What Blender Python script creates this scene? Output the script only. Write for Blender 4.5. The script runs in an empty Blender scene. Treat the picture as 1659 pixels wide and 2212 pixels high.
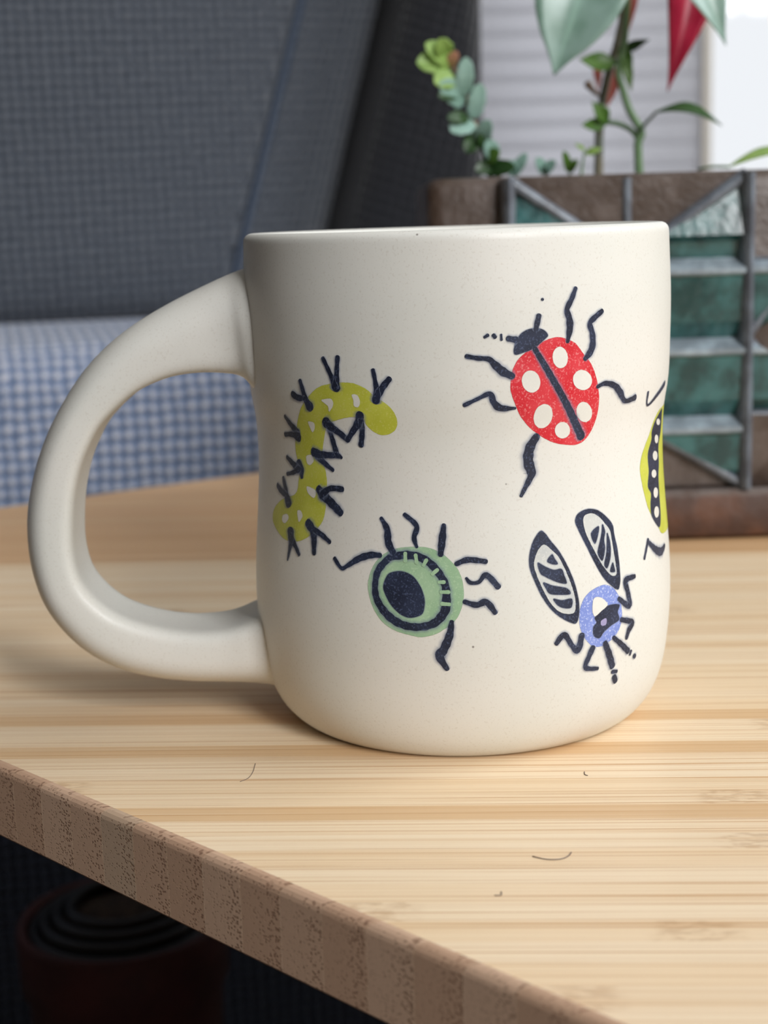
import bpy, bmesh, math, random, json
from mathutils import Vector, Matrix
from mathutils.geometry import delaunay_2d_cdt

random.seed(7)
S = 0.01                                   # all lengths below are in centimetres
C = bpy.context.scene.collection
scene = bpy.context.scene
R = math.radians

# ---------------------------------------------------------------- camera
CAM_H, PITCH, ROLL, FPX = 9.229, R(10.860), R(1.760), 3324.0
cd = bpy.data.cameras.new('camera')
cam = bpy.data.objects.new('camera', cd); C.objects.link(cam)
fw = Vector((0, math.cos(PITCH), -math.sin(PITCH))); rt = Vector((1, 0, 0)); up = Vector((0, math.sin(PITCH), math.cos(PITCH)))
cr = math.cos(ROLL) * rt - math.sin(ROLL) * up
cu = math.sin(ROLL) * rt + math.cos(ROLL) * up
M = Matrix((cr, cu, -fw)).transposed().to_4x4(); M.translation = Vector((0, 0, CAM_H * S))
cam.matrix_world = M
cd.sensor_fit = 'VERTICAL'; cd.sensor_height = 36.0
cd.lens = 36.0 * FPX / 2212.0
cd.clip_start = 0.005; cd.clip_end = 50
cd.dof.use_dof = True; cd.dof.focus_distance = 0.252; cd.dof.aperture_fstop = 21.5
scene.camera = cam

# ---------------------------------------------------------------- sky, lights, exposure
world = bpy.data.worlds.new('overcast_sky'); scene.world = world; world.use_nodes = True
bg = world.node_tree.nodes['Background']; bg.inputs[0].default_value = (0.93, 0.96, 1.0, 1); bg.inputs[1].default_value = 0.98
def area(name, loc, target, sx, sy, power, col):
    l = bpy.data.lights.new(name, 'AREA'); l.shape = 'RECTANGLE'; l.size = sx; l.size_y = sy; l.energy = power; l.color = col
    o = bpy.data.objects.new(name, l); C.objects.link(o); o.location = loc
    d = Vector(target) - Vector(loc); o.rotation_euler = d.to_track_quat('-Z', 'Z').to_euler(); return o
# daylight entering by the window in the right wall and by the one behind the camera
area('daylight_right_window', (1.55, 0.28, 1.30), (0.0, 0.28, 1.30), 1.20, 1.50, 32.0, (0.93, 0.97, 1.0))
area('daylight_front_window', (1.04, -1.65, 1.36), (1.04, 0.0, 1.36), 0.80, 1.50, 80.0, (0.985, 0.99, 1.0))
scene.view_settings.view_transform = 'Standard'; scene.view_settings.look = 'None'
scene.view_settings.exposure = -0.03; scene.view_settings.gamma = 1.0; scene.view_settings.use_curve_mapping = False
scene.cycles.use_denoising = True
scene.cycles.transparent_max_bounces = 24
scene.cycles.max_bounces = 10

# ---------------------------------------------------------------- helpers
def thing(name, label, cat, loc=(0, 0, 0), rz=0.0, group=None):
    o = bpy.data.objects.new(name, None); C.objects.link(o); o.empty_display_size = 0.01
    o.location = Vector(loc) * S; o.rotation_euler = (0, 0, rz); o['label'] = label; o['category'] = cat
    if group: o['group'] = group
    return o
def tag(o, label, cat, group=None):
    o['label'] = label; o['category'] = cat
    if group: o['group'] = group
    return o
def link(name, me, mats, parent=None, smooth=True):
    for m in (mats if isinstance(mats, (list, tuple)) else [mats]): me.materials.append(m)
    if smooth: me.polygons.foreach_set('use_smooth', [True] * len(me.polygons))
    o = bpy.data.objects.new(name, me); C.objects.link(o)
    if parent: o.parent = parent
    return o
def mesh(name, verts, faces, mats, parent=None, smooth=True, uvs=None, attr=None, mids=None):
    me = bpy.data.meshes.new(name)
    me.from_pydata([(v[0] * S, v[1] * S, v[2] * S) for v in verts], [], faces)
    if uvs:
        l = me.uv_layers.new(name='UVMap')
        for lp in me.loops: l.data[lp.index].uv = uvs[lp.vertex_index]
    if attr:
        a = me.attributes.new('ink', 'FLOAT', 'POINT'); a.data.foreach_set('value', attr)
    o = link(name, me, mats, parent, smooth)
    if mids:
        for p, m in zip(me.polygons, mids): p.material_index = m
    return o
def fix(o):
    bm = bmesh.new(); bm.from_mesh(o.data); bmesh.ops.recalc_face_normals(bm, faces=bm.faces); bm.to_mesh(o.data); bm.free(); return o
def autosmooth(o, ang=40):
    me = o.data; bm = bmesh.new(); bm.from_mesh(me)
    for e in bm.edges:
        e.smooth = not (len(e.link_faces) == 2 and e.calc_face_angle(0) > R(ang))
    for f in bm.faces: f.smooth = True
    bm.to_mesh(me); bm.free(); return o
def cat(pts, n, closed=False):
    """Catmull-Rom through points (tuples of any length), n samples per span."""
    out = []; N = len(pts); spans = N if closed else N - 1
    g = (lambda i: pts[i % N]) if closed else (lambda i: pts[max(0, min(N - 1, i))])
    for i in range(spans):
        p0, p1, p2, p3 = g(i - 1), g(i), g(i + 1), g(i + 2)
        for k in range(n):
            t = k / n
            out.append(tuple(0.5 * (2 * b + (c - a) * t + (2 * a - 5 * b + 4 * c - d) * t * t + (3 * b - a - 3 * c + d) * t ** 3) for a, b, c, d in zip(p0, p1, p2, p3)))
    if not closed: out.append(tuple(pts[-1]))
    return out
def loft(name, rings, mats, parent=None, closed_ring=True, cap=True, uvs=None):
    n = len(rings[0]); v = [p for r in rings for p in r]; f = []
    for i in range(len(rings) - 1):
        for j in range(n if closed_ring else n - 1):
            a = i * n + j; b = i * n + (j + 1) % n
            f.append((a, b, b + n, a + n))
    if cap and closed_ring:
        f.append(tuple(range(n))[::-1]); f.append(tuple(range((len(rings) - 1) * n, len(rings) * n)))
    return fix(mesh(name, v, f, mats, parent, uvs=uvs))
def tube(name, pts, rad, mat, parent=None, n=8, sub=4):
    P = [Vector(p) for p in cat([tuple(p) for p in pts], sub)]; rings = []
    m = len(P)
    for i, p in enumerate(P):
        t = (P[min(i + 1, m - 1)] - P[max(i - 1, 0)]).normalized()
        a = t.cross(Vector((0, 1, 0.13))).normalized(); b = t.cross(a)
        r = rad if not isinstance(rad, (list, tuple)) else rad[0] + (rad[1] - rad[0]) * i / (m - 1)
        rings.append([tuple(p + a * r * math.cos(2 * math.pi * k / n) + b * r * math.sin(2 * math.pi * k / n)) for k in range(n)])
    return loft(name, rings, mat, parent)
def lathe(prof, n=96, cx=0, cy=0):
    rings = []
    for r, z in prof: rings.append([(cx + r * math.cos(2 * math.pi * k / n), cy + r * math.sin(2 * math.pi * k / n), z) for k in range(n)])
    return rings
def box(name, x0, x1, y0, y1, z0, z1, mat, parent=None, bev=0.0):
    bm = bmesh.new(); bmesh.ops.create_cube(bm, size=1)
    for v in bm.verts: v.co = Vector((x0 + (x1 - x0) * (v.co.x + .5), y0 + (y1 - y0) * (v.co.y + .5), z0 + (z1 - z0) * (v.co.z + .5))) * S
    if bev: bmesh.ops.bevel(bm, geom=bm.edges[:], offset=bev * S, segments=2, affect='EDGES', profile=0.5)
    me = bpy.data.meshes.new(name); bm.to_mesh(me); bm.free()
    return link(name, me, mat, parent, smooth=False)
def structure(o): o['kind'] = 'structure'; return o

# ---------------------------------------------------------------- materials
class NT:
    def __init__(s, name):
        s.m = bpy.data.materials.new(name); s.m.use_nodes = True; s.t = s.m.node_tree; s.t.nodes.clear()
        s.out = s.n('ShaderNodeOutputMaterial')
    def n(s, typ, ins=None, **kw):
        nd = s.t.nodes.new(typ)
        for k, v in kw.items(): setattr(nd, k, v)
        for k, v in (ins or {}).items(): s.set(nd, k, v)
        return nd
    def set(s, nd, k, v):
        i = nd.inputs[k]
        if isinstance(v, bpy.types.NodeSocket): s.t.links.new(v, i)
        elif hasattr(v, 'outputs'): s.t.links.new(v.outputs[0], i)
        else: i.default_value = v
    def math(s, op, a, b=0.0, c=0.0):
        return s.n('ShaderNodeMath', {0: a, 1: b, 2: c}, operation=op).outputs[0]
    def sstep(s, x, a, b, lo=0.0, hi=1.0):
        return s.n('ShaderNodeMapRange', {'Value': x, 'From Min': a, 'From Max': b, 'To Min': lo, 'To Max': hi}, interpolation_type='SMOOTHSTEP').outputs[0]
    def mix(s, f, a, b, mode='MIX'):
        nd = s.n('ShaderNodeMix', data_type='RGBA', blend_type=mode)
        s.set(nd, 0, f)
        for i, v in ((6, a), (7, b)):
            if isinstance(v, (tuple, list)) and len(v) == 3: v = (*v, 1)
            s.set(nd, i, v)
        return nd.outputs[2]
    def noise(s, vec, scale, detail=2.0, rough=0.5):
        nd = s.n('ShaderNodeTexNoise', {'Scale': scale, 'Detail': detail, 'Roughness': rough})
        if vec is not None: s.set(nd, 'Vector', vec)
        return nd.outputs[0]
    def mapping(s, vec, scale=(1, 1, 1), loc=(0, 0, 0), rot=(0, 0, 0)):
        return s.n('ShaderNodeMapping', {'Vector': vec, 'Scale': scale, 'Location': loc, 'Rotation': rot}).outputs[0]
    def obj(s): return s.n('ShaderNodeTexCoord').outputs['Object']
    def uv(s): return s.n('ShaderNodeTexCoord').outputs['UV']
    def bump(s, h, strength=0.3, dist=0.001): return s.n('ShaderNodeBump', {'Height': h, 'Strength': strength, 'Distance': dist}).outputs[0]
    def bsdf(s, col, rough=0.5, **kw):
        nd = s.n('ShaderNodeBsdfPrincipled')
        if isinstance(col, (tuple, list)) and len(col) == 3: col = (*col, 1)
        s.set(nd, 'Base Color', col); s.set(nd, 'Roughness', rough)
        for k, v in kw.items(): s.set(nd, k.replace('_', ' '), v)
        return nd
    def done(s, sh):
        s.t.links.new(sh.outputs[0] if hasattr(sh, 'outputs') else sh, s.out.inputs[0]); return s.m
def srgb(r, g, b):
    f = lambda c: (c / 255) / 12.92 if c / 255 <= .04045 else ((c / 255 + .055) / 1.055) ** 2.4
    return (f(r), f(g), f(b))

def mat_clay():
    t = NT('cream_glazed_clay'); o = t.obj()
    base = t.mix(t.sstep(t.noise(o, 28, 3), .35, .7), srgb(225, 223, 216), srgb(220, 220, 213))
    base = t.mix(t.sstep(t.noise(o, 2600, 1), .58, .75, 0, .16), base, srgb(160, 142, 120))
    v = t.n('ShaderNodeTexVoronoi', {'Vector': o, 'Scale': 150.0, 'Randomness': 1.0})
    keep = t.math('GREATER_THAN', t.n('ShaderNodeSeparateColor', {0: v.outputs['Color']}).outputs[0], .72)
    dot = t.math('MULTIPLY', t.sstep(v.outputs['Distance'], .018, .045, .75, 0), keep)
    base = t.mix(dot, base, srgb(88, 74, 66))
    h = t.math('ADD', t.noise(o, 900, 2), t.math('MULTIPLY', t.noise(t.mapping(o, (30, 30, 260)), 1.0, 2), 1.2))
    return t.done(t.bsdf(base, .42, Normal=t.bump(h, .035, .0005), Specular_IOR_Level=.45))
def mat_ink(name, c1, c2, speck, halo=None, amount=.5, rough=.45):
    """Underglaze: grainy pigment with soft feathered edges; 'ink' is 1 in the core of a stroke and 0 at its rim."""
    t = NT(name); o = t.obj()
    a = t.n('ShaderNodeAttribute', attribute_name='ink').outputs['Fac']
    col = t.mix(t.sstep(t.noise(o, 190, 3), .35, .65), c1, c2)
    col = t.mix(t.sstep(t.noise(o, 3000, 1.5), .54, .70, 0, amount), col, speck)
    core = t.sstep(t.math('ADD', a, t.math('MULTIPLY', t.math('SUBTRACT', t.noise(o, 1500, 2), .5), .35)), .42, .75)
    if halo:
        hal = t.math('MULTIPLY', t.math('POWER', t.math('MINIMUM', t.math('MULTIPLY', a, 2.0), 1.0), 1.4), .42)
        col = t.mix(core, halo, col); alpha = t.math('MAXIMUM', core, hal)
    else: alpha = core
    b = t.bsdf(col, rough, Specular_IOR_Level=.4)
    return t.done(t.n('ShaderNodeMixShader', {0: alpha, 1: t.n('ShaderNodeBsdfTransparent'), 2: b}))
def mat_bamboo_top(name, ca, cb):
    t = NT(name); o = t.obj(); rnd = t.n('ShaderNodeObjectInfo').outputs['Random']
    off = t.n('ShaderNodeCombineXYZ', {0: t.math('MULTIPLY', rnd, 3.0), 1: t.math('MULTIPLY', rnd, 7.0)})
    ov = t.n('ShaderNodeVectorMath', {0: o, 1: off}, operation='ADD').outputs[0]
    fine = t.noise(t.mapping(ov, (6, 1500, 300)), 1.0, 4, .6)
    mid = t.noise(t.mapping(ov, (3, 420, 100)), 1.0, 3, .55)
    base = t.mix(t.sstep(rnd, 0, 1), ca, cb)
    base = t.mix(t.math('GREATER_THAN', rnd, .90), base, srgb(224, 188, 144))
    base = t.mix(t.sstep(mid, .48, .74, 0, .5), base, srgb(220, 184, 140))
    base = t.mix(t.sstep(t.noise(t.mapping(ov, (4, 3600, 300)), 1.0, 2), .5, .66, 0, .45), base, srgb(214, 168, 118))
    base = t.mix(t.sstep(fine, .54, .66, 0, .8), base, srgb(200, 152, 102))
    base = t.mix(t.sstep(t.noise(t.mapping(ov, (5, 900, 300)), 1.0, 3), .56, .72, 0, .5), base, srgb(246, 224, 190))
    # growth nodes: short darker bands every so often along a strip
    x = t.n('ShaderNodeSeparateXYZ', {0: ov}).outputs[0]
    ph = t.math('FRACT', t.math('ADD', t.math('MULTIPLY', x, 1.9), t.math('MULTIPLY', rnd, 13.7)))
    node = t.math('MULTIPLY', t.sstep(t.math('ABSOLUTE', t.math('SUBTRACT', ph, .5)), .006, .014, 1, 0), t.sstep(t.noise(t.mapping(ov, (300, 900, 300)), 1.0, 2), .42, .6, .05, .38))
    base = t.mix(node, base, srgb(172, 126, 78))
    return t.done(t.bsdf(base, t.sstep(fine, .4, .7, .36, .52), Normal=t.bump(fine, .18, .0004), Specular_IOR_Level=.5))
def mat_bamboo_end():
    t = NT('bamboo_end_grain'); uv = t.uv(); rnd = t.n('ShaderNodeObjectInfo').outputs['Random']
    sp = t.n('ShaderNodeSeparateXYZ', {0: uv}); u = sp.outputs[0]
    vec = t.n('ShaderNodeVectorMath', {0: uv, 1: t.n('ShaderNodeCombineXYZ', {0: t.math('MULTIPLY', rnd, 9.0), 1: t.math('MULTIPLY', rnd, 5.0)})}, operation='ADD').outputs[0]
    vo = t.n('ShaderNodeTexVoronoi', {'Vector': vec, 'Scale': 21.0, 'Randomness': .85})
    dens = t.sstep(u, 0.0, 0.55, .44, .26)
    dots = t.sstep(t.math('SUBTRACT', dens, vo.outputs['Distance']), -.06, .12)
    base = t.mix(t.sstep(rnd, .2, .9), srgb(200, 164, 137), srgb(212, 178, 151))
    base = t.mix(t.math('GREATER_THAN', rnd, .88), base, srgb(200, 172, 146))
    base = t.mix(t.math('MULTIPLY', dots, t.sstep(u, 0.0, 0.5, .62, .34)), base, srgb(112, 74, 50))
    return t.done(t.bsdf(base, .6, Normal=t.bump(t.math('SUBTRACT', 1.0, dots), .25, .0004)))
def mat_weave(name, thread, knot, hole, pitch=.52):
    t = NT(name); uv = t.uv(); sp = t.n('ShaderNodeSeparateXYZ', {0: uv})
    wob = t.math('MULTIPLY', t.math('SUBTRACT', t.noise(uv, .9, 2), .5), .35)
    k = 2 * math.pi / pitch
    su = t.math('SINE', t.math('MULTIPLY', t.math('ADD', sp.outputs[0], wob), k))
    sv = t.math('SINE', t.math('MULTIPLY', t.math('ADD', sp.outputs[1], wob), k))
    a = t.math('MULTIPLY_ADD', su, .5, .5); b = t.math('MULTIPLY_ADD', sv, .5, .5)
    kn = t.sstep(t.math('MULTIPLY', a, b), .25, .7); ho = t.sstep(t.math('MULTIPLY', t.math('SUBTRACT', 1.0, a), t.math('SUBTRACT', 1.0, b)), .3, .75)
    col = t.mix(t.math('MULTIPLY', kn, t.sstep(t.noise(uv, 2.2, 2), .2, .7, .45, 1.0)), thread, knot)
    col = t.mix(ho, col, hole)
    fz = t.noise(uv, 14, 2); col = t.mix(t.math('MULTIPLY', fz, .3), col, hole)
    h = t.math('ADD', t.math('SUBTRACT', kn, ho), t.math('MULTIPLY', fz, .5))
    return t.done(t.bsdf(col, .92, Normal=t.bump(h, .55, .0025), Specular_IOR_Level=.15, Sheen_Weight=.25))
def mat_simple(name, col, rough=.5, var=None, scale=60, bump=0.0, bscale=300, **kw):
    t = NT(name); o = t.obj()
    c = col if var is None else t.mix(t.sstep(t.noise(o, scale, 4, .6), .35, .65), col, var)
    if bump: kw['Normal'] = t.bump(t.noise(o, bscale, 3), bump, .001)
    return t.done(t.bsdf(c, rough, **kw))
def mat_leaf(name, c1, c2, rough=.4, trans=.25, spec=.5):
    t = NT(name); uv = t.uv(); sp = t.n('ShaderNodeSeparateXYZ', {0: uv})
    vein = t.sstep(t.math('ABSOLUTE', t.math('SUBTRACT', sp.outputs[1], .5)), .015, .05, .6, 0)
    c = t.mix(t.sstep(t.noise(t.obj(), 130, 3), .3, .7), c1, c2)
    c = t.mix(vein, c, tuple(min(1, x * 1.5 + .03) for x in c1))
    b = t.bsdf(c, rough, Specular_IOR_Level=spec)
    tr = t.n('ShaderNodeBsdfTranslucent', {'Color': c})
    return t.done(t.n('ShaderNodeMixShader', {0: trans, 1: b, 2: tr}))
def mat_glass():
    t = NT('window_glass')
    f = t.n('ShaderNodeFresnel', {'IOR': 1.25})
    return t.done(t.n('ShaderNodeMixShader', {0: f, 1: t.n('ShaderNodeBsdfTransparent'), 2: t.n('ShaderNodeBsdfGlossy', {'Roughness': .02})}))

M_clay = mat_clay()
NAVY, NAVY2, BLU = srgb(30, 36, 54), srgb(42, 50, 72), srgb(92, 104, 136)
M_navy = mat_ink('navy_underglaze', NAVY, NAVY2, BLU, halo=srgb(140, 152, 180), amount=.45)
M_red = mat_ink('red_underglaze', srgb(206, 34, 48), srgb(214, 60, 70), srgb(232, 150, 150), amount=.55)
M_lime = mat_ink('lime_underglaze', srgb(188, 192, 66), srgb(200, 204, 84), srgb(212, 210, 130), amount=.4)
M_sea = mat_ink('seafoam_underglaze', srgb(148, 182, 146), srgb(164, 194, 160), srgb(190, 214, 180), amount=.4)
M_blue = mat_ink('blue_underglaze', srgb(118, 138, 206), srgb(134, 152, 216), srgb(206, 214, 240), amount=.7)
M_bare = mat_ink('bare_clay_spot', srgb(226, 224, 217), srgb(222, 221, 213), srgb(236, 234, 228), amount=.3, rough=.3)
M_wing = mat_ink('grey_white_underglaze', srgb(190, 194, 194), srgb(204, 206, 202), srgb(230, 230, 224), amount=.4, rough=.3)
M_lilac = mat_ink('lilac_underglaze', srgb(160, 154, 190), srgb(150, 146, 186), srgb(180, 176, 204))
M_top, M_end = mat_bamboo_top('bamboo_long_grain', srgb(246, 224, 192), srgb(241, 214, 177)), mat_bamboo_end()
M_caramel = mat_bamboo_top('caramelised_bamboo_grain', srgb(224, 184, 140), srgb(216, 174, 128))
M_under = mat_simple('table_leg_bamboo', srgb(190, 150, 106), .5, srgb(170, 130, 88))
M_seat = mat_weave('lit_blue_upholstery', srgb(134, 147, 172), srgb(212, 208, 212), srgb(90, 106, 136), .56)  # sofa fabric as lit, the brightness put into its colour
M_back = mat_weave('shaded_blue_upholstery', srgb(82, 88, 98), srgb(102, 104, 108), srgb(32, 36, 44), .54)  # same fabric as the seat, with shade put into its colour
M_dark = mat_weave('deep_shade_upholstery', srgb(29, 30, 35), srgb(34, 34, 38), srgb(19, 21, 25), .54)  # side panel lies in shade; that darkness is put into the fabric colour
M_base = mat_weave('shadow_navy_upholstery', srgb(40, 46, 62), srgb(56, 60, 74), srgb(24, 28, 40), .54)  # shade below the table put into the navy of the base
M_pipe = mat_simple('blue_piping', srgb(58, 68, 84), .85)
M_brown = mat_simple('matte_brown_glaze', srgb(66, 52, 43), .42, srgb(90, 78, 72), 90, .3, 500)
M_ridge = mat_simple('grey_brown_glaze', srgb(114, 122, 132), .28, srgb(88, 92, 100), 120, .35, 420)
M_teal = mat_simple('teal_gloss_glaze', srgb(20, 58, 58), .2, srgb(54, 102, 102), 110, .12, 350)
M_ledge = mat_simple('sky_highlight_glaze', srgb(158, 172, 182), .22, srgb(124, 134, 142), 150, .3, 420)  # sky highlight on the upward faces, painted as a lighter glaze
M_tray = mat_simple('brown_saucer_glaze', srgb(112, 80, 58), .4, srgb(88, 62, 46), 80, .3, 300)
M_soil = mat_simple('dark_soil', srgb(44, 34, 26), .95, srgb(66, 52, 40), 260, .8, 400)
M_wall = mat_simple('taupe_wall_paint', srgb(104, 96, 88), .85)
M_ceil = mat_simple('white_ceiling_paint', srgb(224, 222, 216), .85)
M_floor = mat_simple('dark_wood_floor', srgb(84, 66, 54), .5, srgb(66, 52, 44), 12)
M_white = mat_simple('white_window_paint', srgb(214, 212, 208), .4)
M_rail = mat_simple('greige_blind_rail', srgb(196, 190, 180), .5)
M_glass = mat_glass()
def mat_slat():
    t = NT('white_blind_slat')
    b = t.bsdf(srgb(226, 226, 230), .6); tr = t.n('ShaderNodeBsdfTranslucent', {'Color': (.82, .82, .85, 1)})
    return t.done(t.n('ShaderNodeMixShader', {0: .74, 1: b, 2: tr}))
M_slat = mat_slat()

# ================================================================ room shell
FLOOR, CEIL, XL, XR, YF, YB = -34.0, 240.0, -170.0, 150.0, -160.0, 140.0
structure(box('floor', XL, XR, YF, YB, FLOOR - 4, FLOOR, M_floor))
structure(box('ceiling', XL, XR, YF, YB, CEIL, CEIL + 4, M_ceil))
structure(box('wall_left', XL - 6, XL, YF, YB, FLOOR, CEIL, M_wall))
def wall_with_opening(name, axis, at, thick, a0, a1, o0, o1, z0, z1):
    """One wall of four boxes around a window opening, joined."""
    bm = bmesh.new()
    for p0, p1, q0, q1 in ((a0, o0, FLOOR, CEIL), (o1, a1, FLOOR, CEIL), (o0, o1, FLOOR, z0), (o0, o1, z1, CEIL)):
        r = bmesh.ops.create_cube(bm, size=1)['verts']
        for v in r:
            a = p0 + (p1 - p0) * (v.co.x + .5); b = at + thick * (v.co.y + .5); z = q0 + (q1 - q0) * (v.co.z + .5)
            v.co = Vector((a, b, z) if axis == 'x' else (b, a, z)) * S
    me = bpy.data.meshes.new(name); bm.to_mesh(me); bm.free()
    return structure(link(name, me, M_wall, smooth=False))
wall_with_opening('wall_back', 'x', YB, 8, XL, XR, 2, 104, -4, 140)
wall_with_opening('wall_right', 'y', XR, 8, YF, YB, -32, 88, 54, 206)
wall_with_opening('wall_front', 'x', YF - 8, 8, XL, XR, 64, 146, 60, 212)
def window(n, axis, at, o0, o1, z0, z1, mull):
    w = 2.0
    root = bpy.data.objects.new('window_%d' % n, None); C.objects.link(root); root['kind'] = 'structure'
    m = ((o0 + o1) / 2 if mull is None else mull)
    def b(name, p0, p1, q0, q1, r0, r1, mt):
        return box(name, p0, p1, r0, r1, q0, q1, mt, root, .15) if axis == 'x' else box(name, r0, r1, p0, p1, q0, q1, mt, root, .15)
    g = .0
    b('window_frame', o0, o0 + w, z0, z1, at, at + 4, M_white); b('window_frame', o1 - w, o1, z0, z1, at, at + 4, M_white)
    b('window_frame', o0 + w, o1 - w, z1 - w, z1, at, at + 4, M_white); b('window_sill', o0 + w, o1 - w, z0, z0 + w, at - 1, at + 4, M_white)
    b('mullion', m - .8, m + .8, z0 + w, z1 - w, at + .5, at + 3.5, M_white)
    for p0, p1 in ((o0 + w, m - .8), (m + .8, o1 - w)):
        b('pane', p0, p1, z0 + w, z1 - w, at + 1.9, at + 2.1, M_glass)
    return root
window(1, 'x', YB + 2, 2, 104, -4, 140, 29.6)
window(2, 'y', XR + 1.5, -32, 88, 54, 206, None)
window(3, 'x', YF - 6, 64, 146, 60, 212, None)

blind = thing('window_blind', 'white slatted blind let down over the left part of the bright window', 'blind', (16, 138.6, 0))
for k in range(72):
    z = 0.5 + k * 1.9
    rings = []
    for x in (-15.0, 12.75):
        rings.append([(x, -.35 + .03 * (f - .5) + s * .03, z + (f - .5) * 1.93) for f, s in ((0, -1), (.35, -1.1), (.7, -1.1), (1, -1), (1, 1), (.7, .9), (.35, .9), (0, 1))])
    loft('slat', rings, M_slat, blind)
box('side_rail', 12.75, 13.55, -.9, .5, -2.0, 138, M_rail, blind, .1)
box('head_rail', -15, 12.75, -.9, .5, 136.6, 138.3, M_rail, blind, .1)
for x in (-8.0, 6.0): tube('cord', [(x, .55, 0), (x, .55, 60), (x, .55, 137)], .06, M_rail, blind, 5, 2)

# ================================================================ sofa
sofa = thing('sofa', 'slate blue woven sofa behind the table with piped back cushion and seat painted lighter as lit', 'sofa', (-16, 65, 0), R(14))
def extrude_u(name, prof, u0, u1, nu, mt, bulge=0.0, vcen=8, closed=True):
    """Profile of (v, z) swept along u, with a soft bulge; UV in centimetres."""
    L = [0.0]
    for a, b in zip(prof, prof[1:]): L.append(L[-1] + math.dist(a, b))
    v, uv, f = [], [], []
    for i in range(nu + 1):
        u = u0 + (u1 - u0) * i / nu; e = min(1, min(i, nu - i) / 3); q = .9 + .1 * e ** .5
        for (pv, pz), l in zip(prof, L):
            v.append((u, vcen + (pv - vcen) * q - bulge * math.sin(math.pi * i / nu), pz)); uv.append((u, l))
    n = len(prof)
    for i in range(nu):
        for j in range(n - 1): f.append((i * n + j, (i + 1) * n + j, (i + 1) * n + j + 1, i * n + j + 1))
    f.append(tuple(range(n))); f.append(tuple(range(nu * n, nu * n + n))[::-1])
    return fix(mesh(name, v, f, mt, sofa, uvs=uv))
def arc(cx, cz, r, a0, a1, n): return [(cx + r * math.cos(R(a0 + (a1 - a0) * k / n)), cz + r * math.sin(R(a0 + (a1 - a0) * k / n))) for k in range(n + 1)]
ST = 4.3
extrude_u('seat_cushion', [(20, ST - 12)] + arc(2.4, ST - 10, 2.2, 270, 180, 6) + [(.0, ST - 7), (-.15, ST - 5)] + arc(2.4, ST - 2.4, 2.4, 180, 90, 10) + [(8, ST + .25), (14, ST + .15), (20, ST - .2), (20, ST - 12)], -42, 26.5, 40, M_seat)
extrude_u('base', [(30, FLOOR + .3), (1.2, FLOOR + .3), (1.0, FLOOR + 2), (1.0, -10), (1.2, ST - 12.1), (30, ST - 12.1), (30, FLOOR + .3)], -42, 26.5, 20, M_base)
# back cushion: a horizontal contour lofted up a leaning back, its right end a rounded gusset
def back_contour(z):
    ur = 12.0 + (z - 4.0) * .315; lean = 15.6 + (z - 4) * .10
    pts = []
    for k in range(34):
        u = -42 + (ur - .8 + 42) * k / 33; x = (u - ur + 27) / 27
        pts.append((u, lean - 1.6 * max(0, 1 - x * x) ** .8 * min(1, (z - 2) / 5) if x > -1 else lean))
    seam = len(pts)
    pts += [(ur, lean + .35), (ur + 1.2, lean + .6), (ur + 2.6, lean + 1.1), (ur + 4.0, lean + 1.8), (ur + 5.2, lean + 2.8), (ur + 5.8, lean + 4.6), (ur + 5.8, lean + 12), (-42, lean + 12)]
    return pts
zs = [ST + .1 + k * 1.25 for k in range(40)]
v, uv, f = [], [], []
for z in zs:
    c = back_contour(z); l = 0
    for i, p in enumerate(c):
        if i: l += math.dist(p, c[i - 1])
        sq = .35 * max(0, 1 - (z - ST) / 3) ** 2
        v.append((p[0], p[1] + sq, z)); uv.append((l - (z - 4) * .12 * (i > 33) * 2.4, z * 1.01 + .5 * math.sin(l * .055)))
n = len(c)
for i in range(len(zs) - 1):
    for j in range(n):
        f.append((i * n + j, i * n + (j + 1) % n, (i + 1) * n + (j + 1) % n, (i + 1) * n + j))
f.append(tuple(range((len(zs) - 1) * n, len(zs) * n))); f.append(tuple(range(n))[::-1])
fix(mesh('back_cushion', v, f, M_back, sofa, uvs=uv))
tube('piping', [(12.0 + (z - 4.0) * .315 - .15, 15.6 + (z - 4) * .10 + .02, z) for z in [ST + .3 + k * 4 for k in range(12)]], .24, M_pipe, sofa, 8, 3)
# wing panel, shade put into its colour, standing forward of the gusset, on the end of the seat
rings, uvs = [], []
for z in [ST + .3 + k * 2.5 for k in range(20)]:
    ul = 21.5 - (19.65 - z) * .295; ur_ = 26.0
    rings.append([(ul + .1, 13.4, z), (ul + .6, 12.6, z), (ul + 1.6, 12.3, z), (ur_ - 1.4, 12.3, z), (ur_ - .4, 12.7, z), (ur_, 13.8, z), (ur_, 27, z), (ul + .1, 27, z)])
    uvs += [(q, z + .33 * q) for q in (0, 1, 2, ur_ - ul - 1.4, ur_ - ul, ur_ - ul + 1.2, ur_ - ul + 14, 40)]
loft('wing_panel', rings, M_dark, sofa, uvs=uvs)['label'] = 'woven side panel coloured dark for shade'

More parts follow.
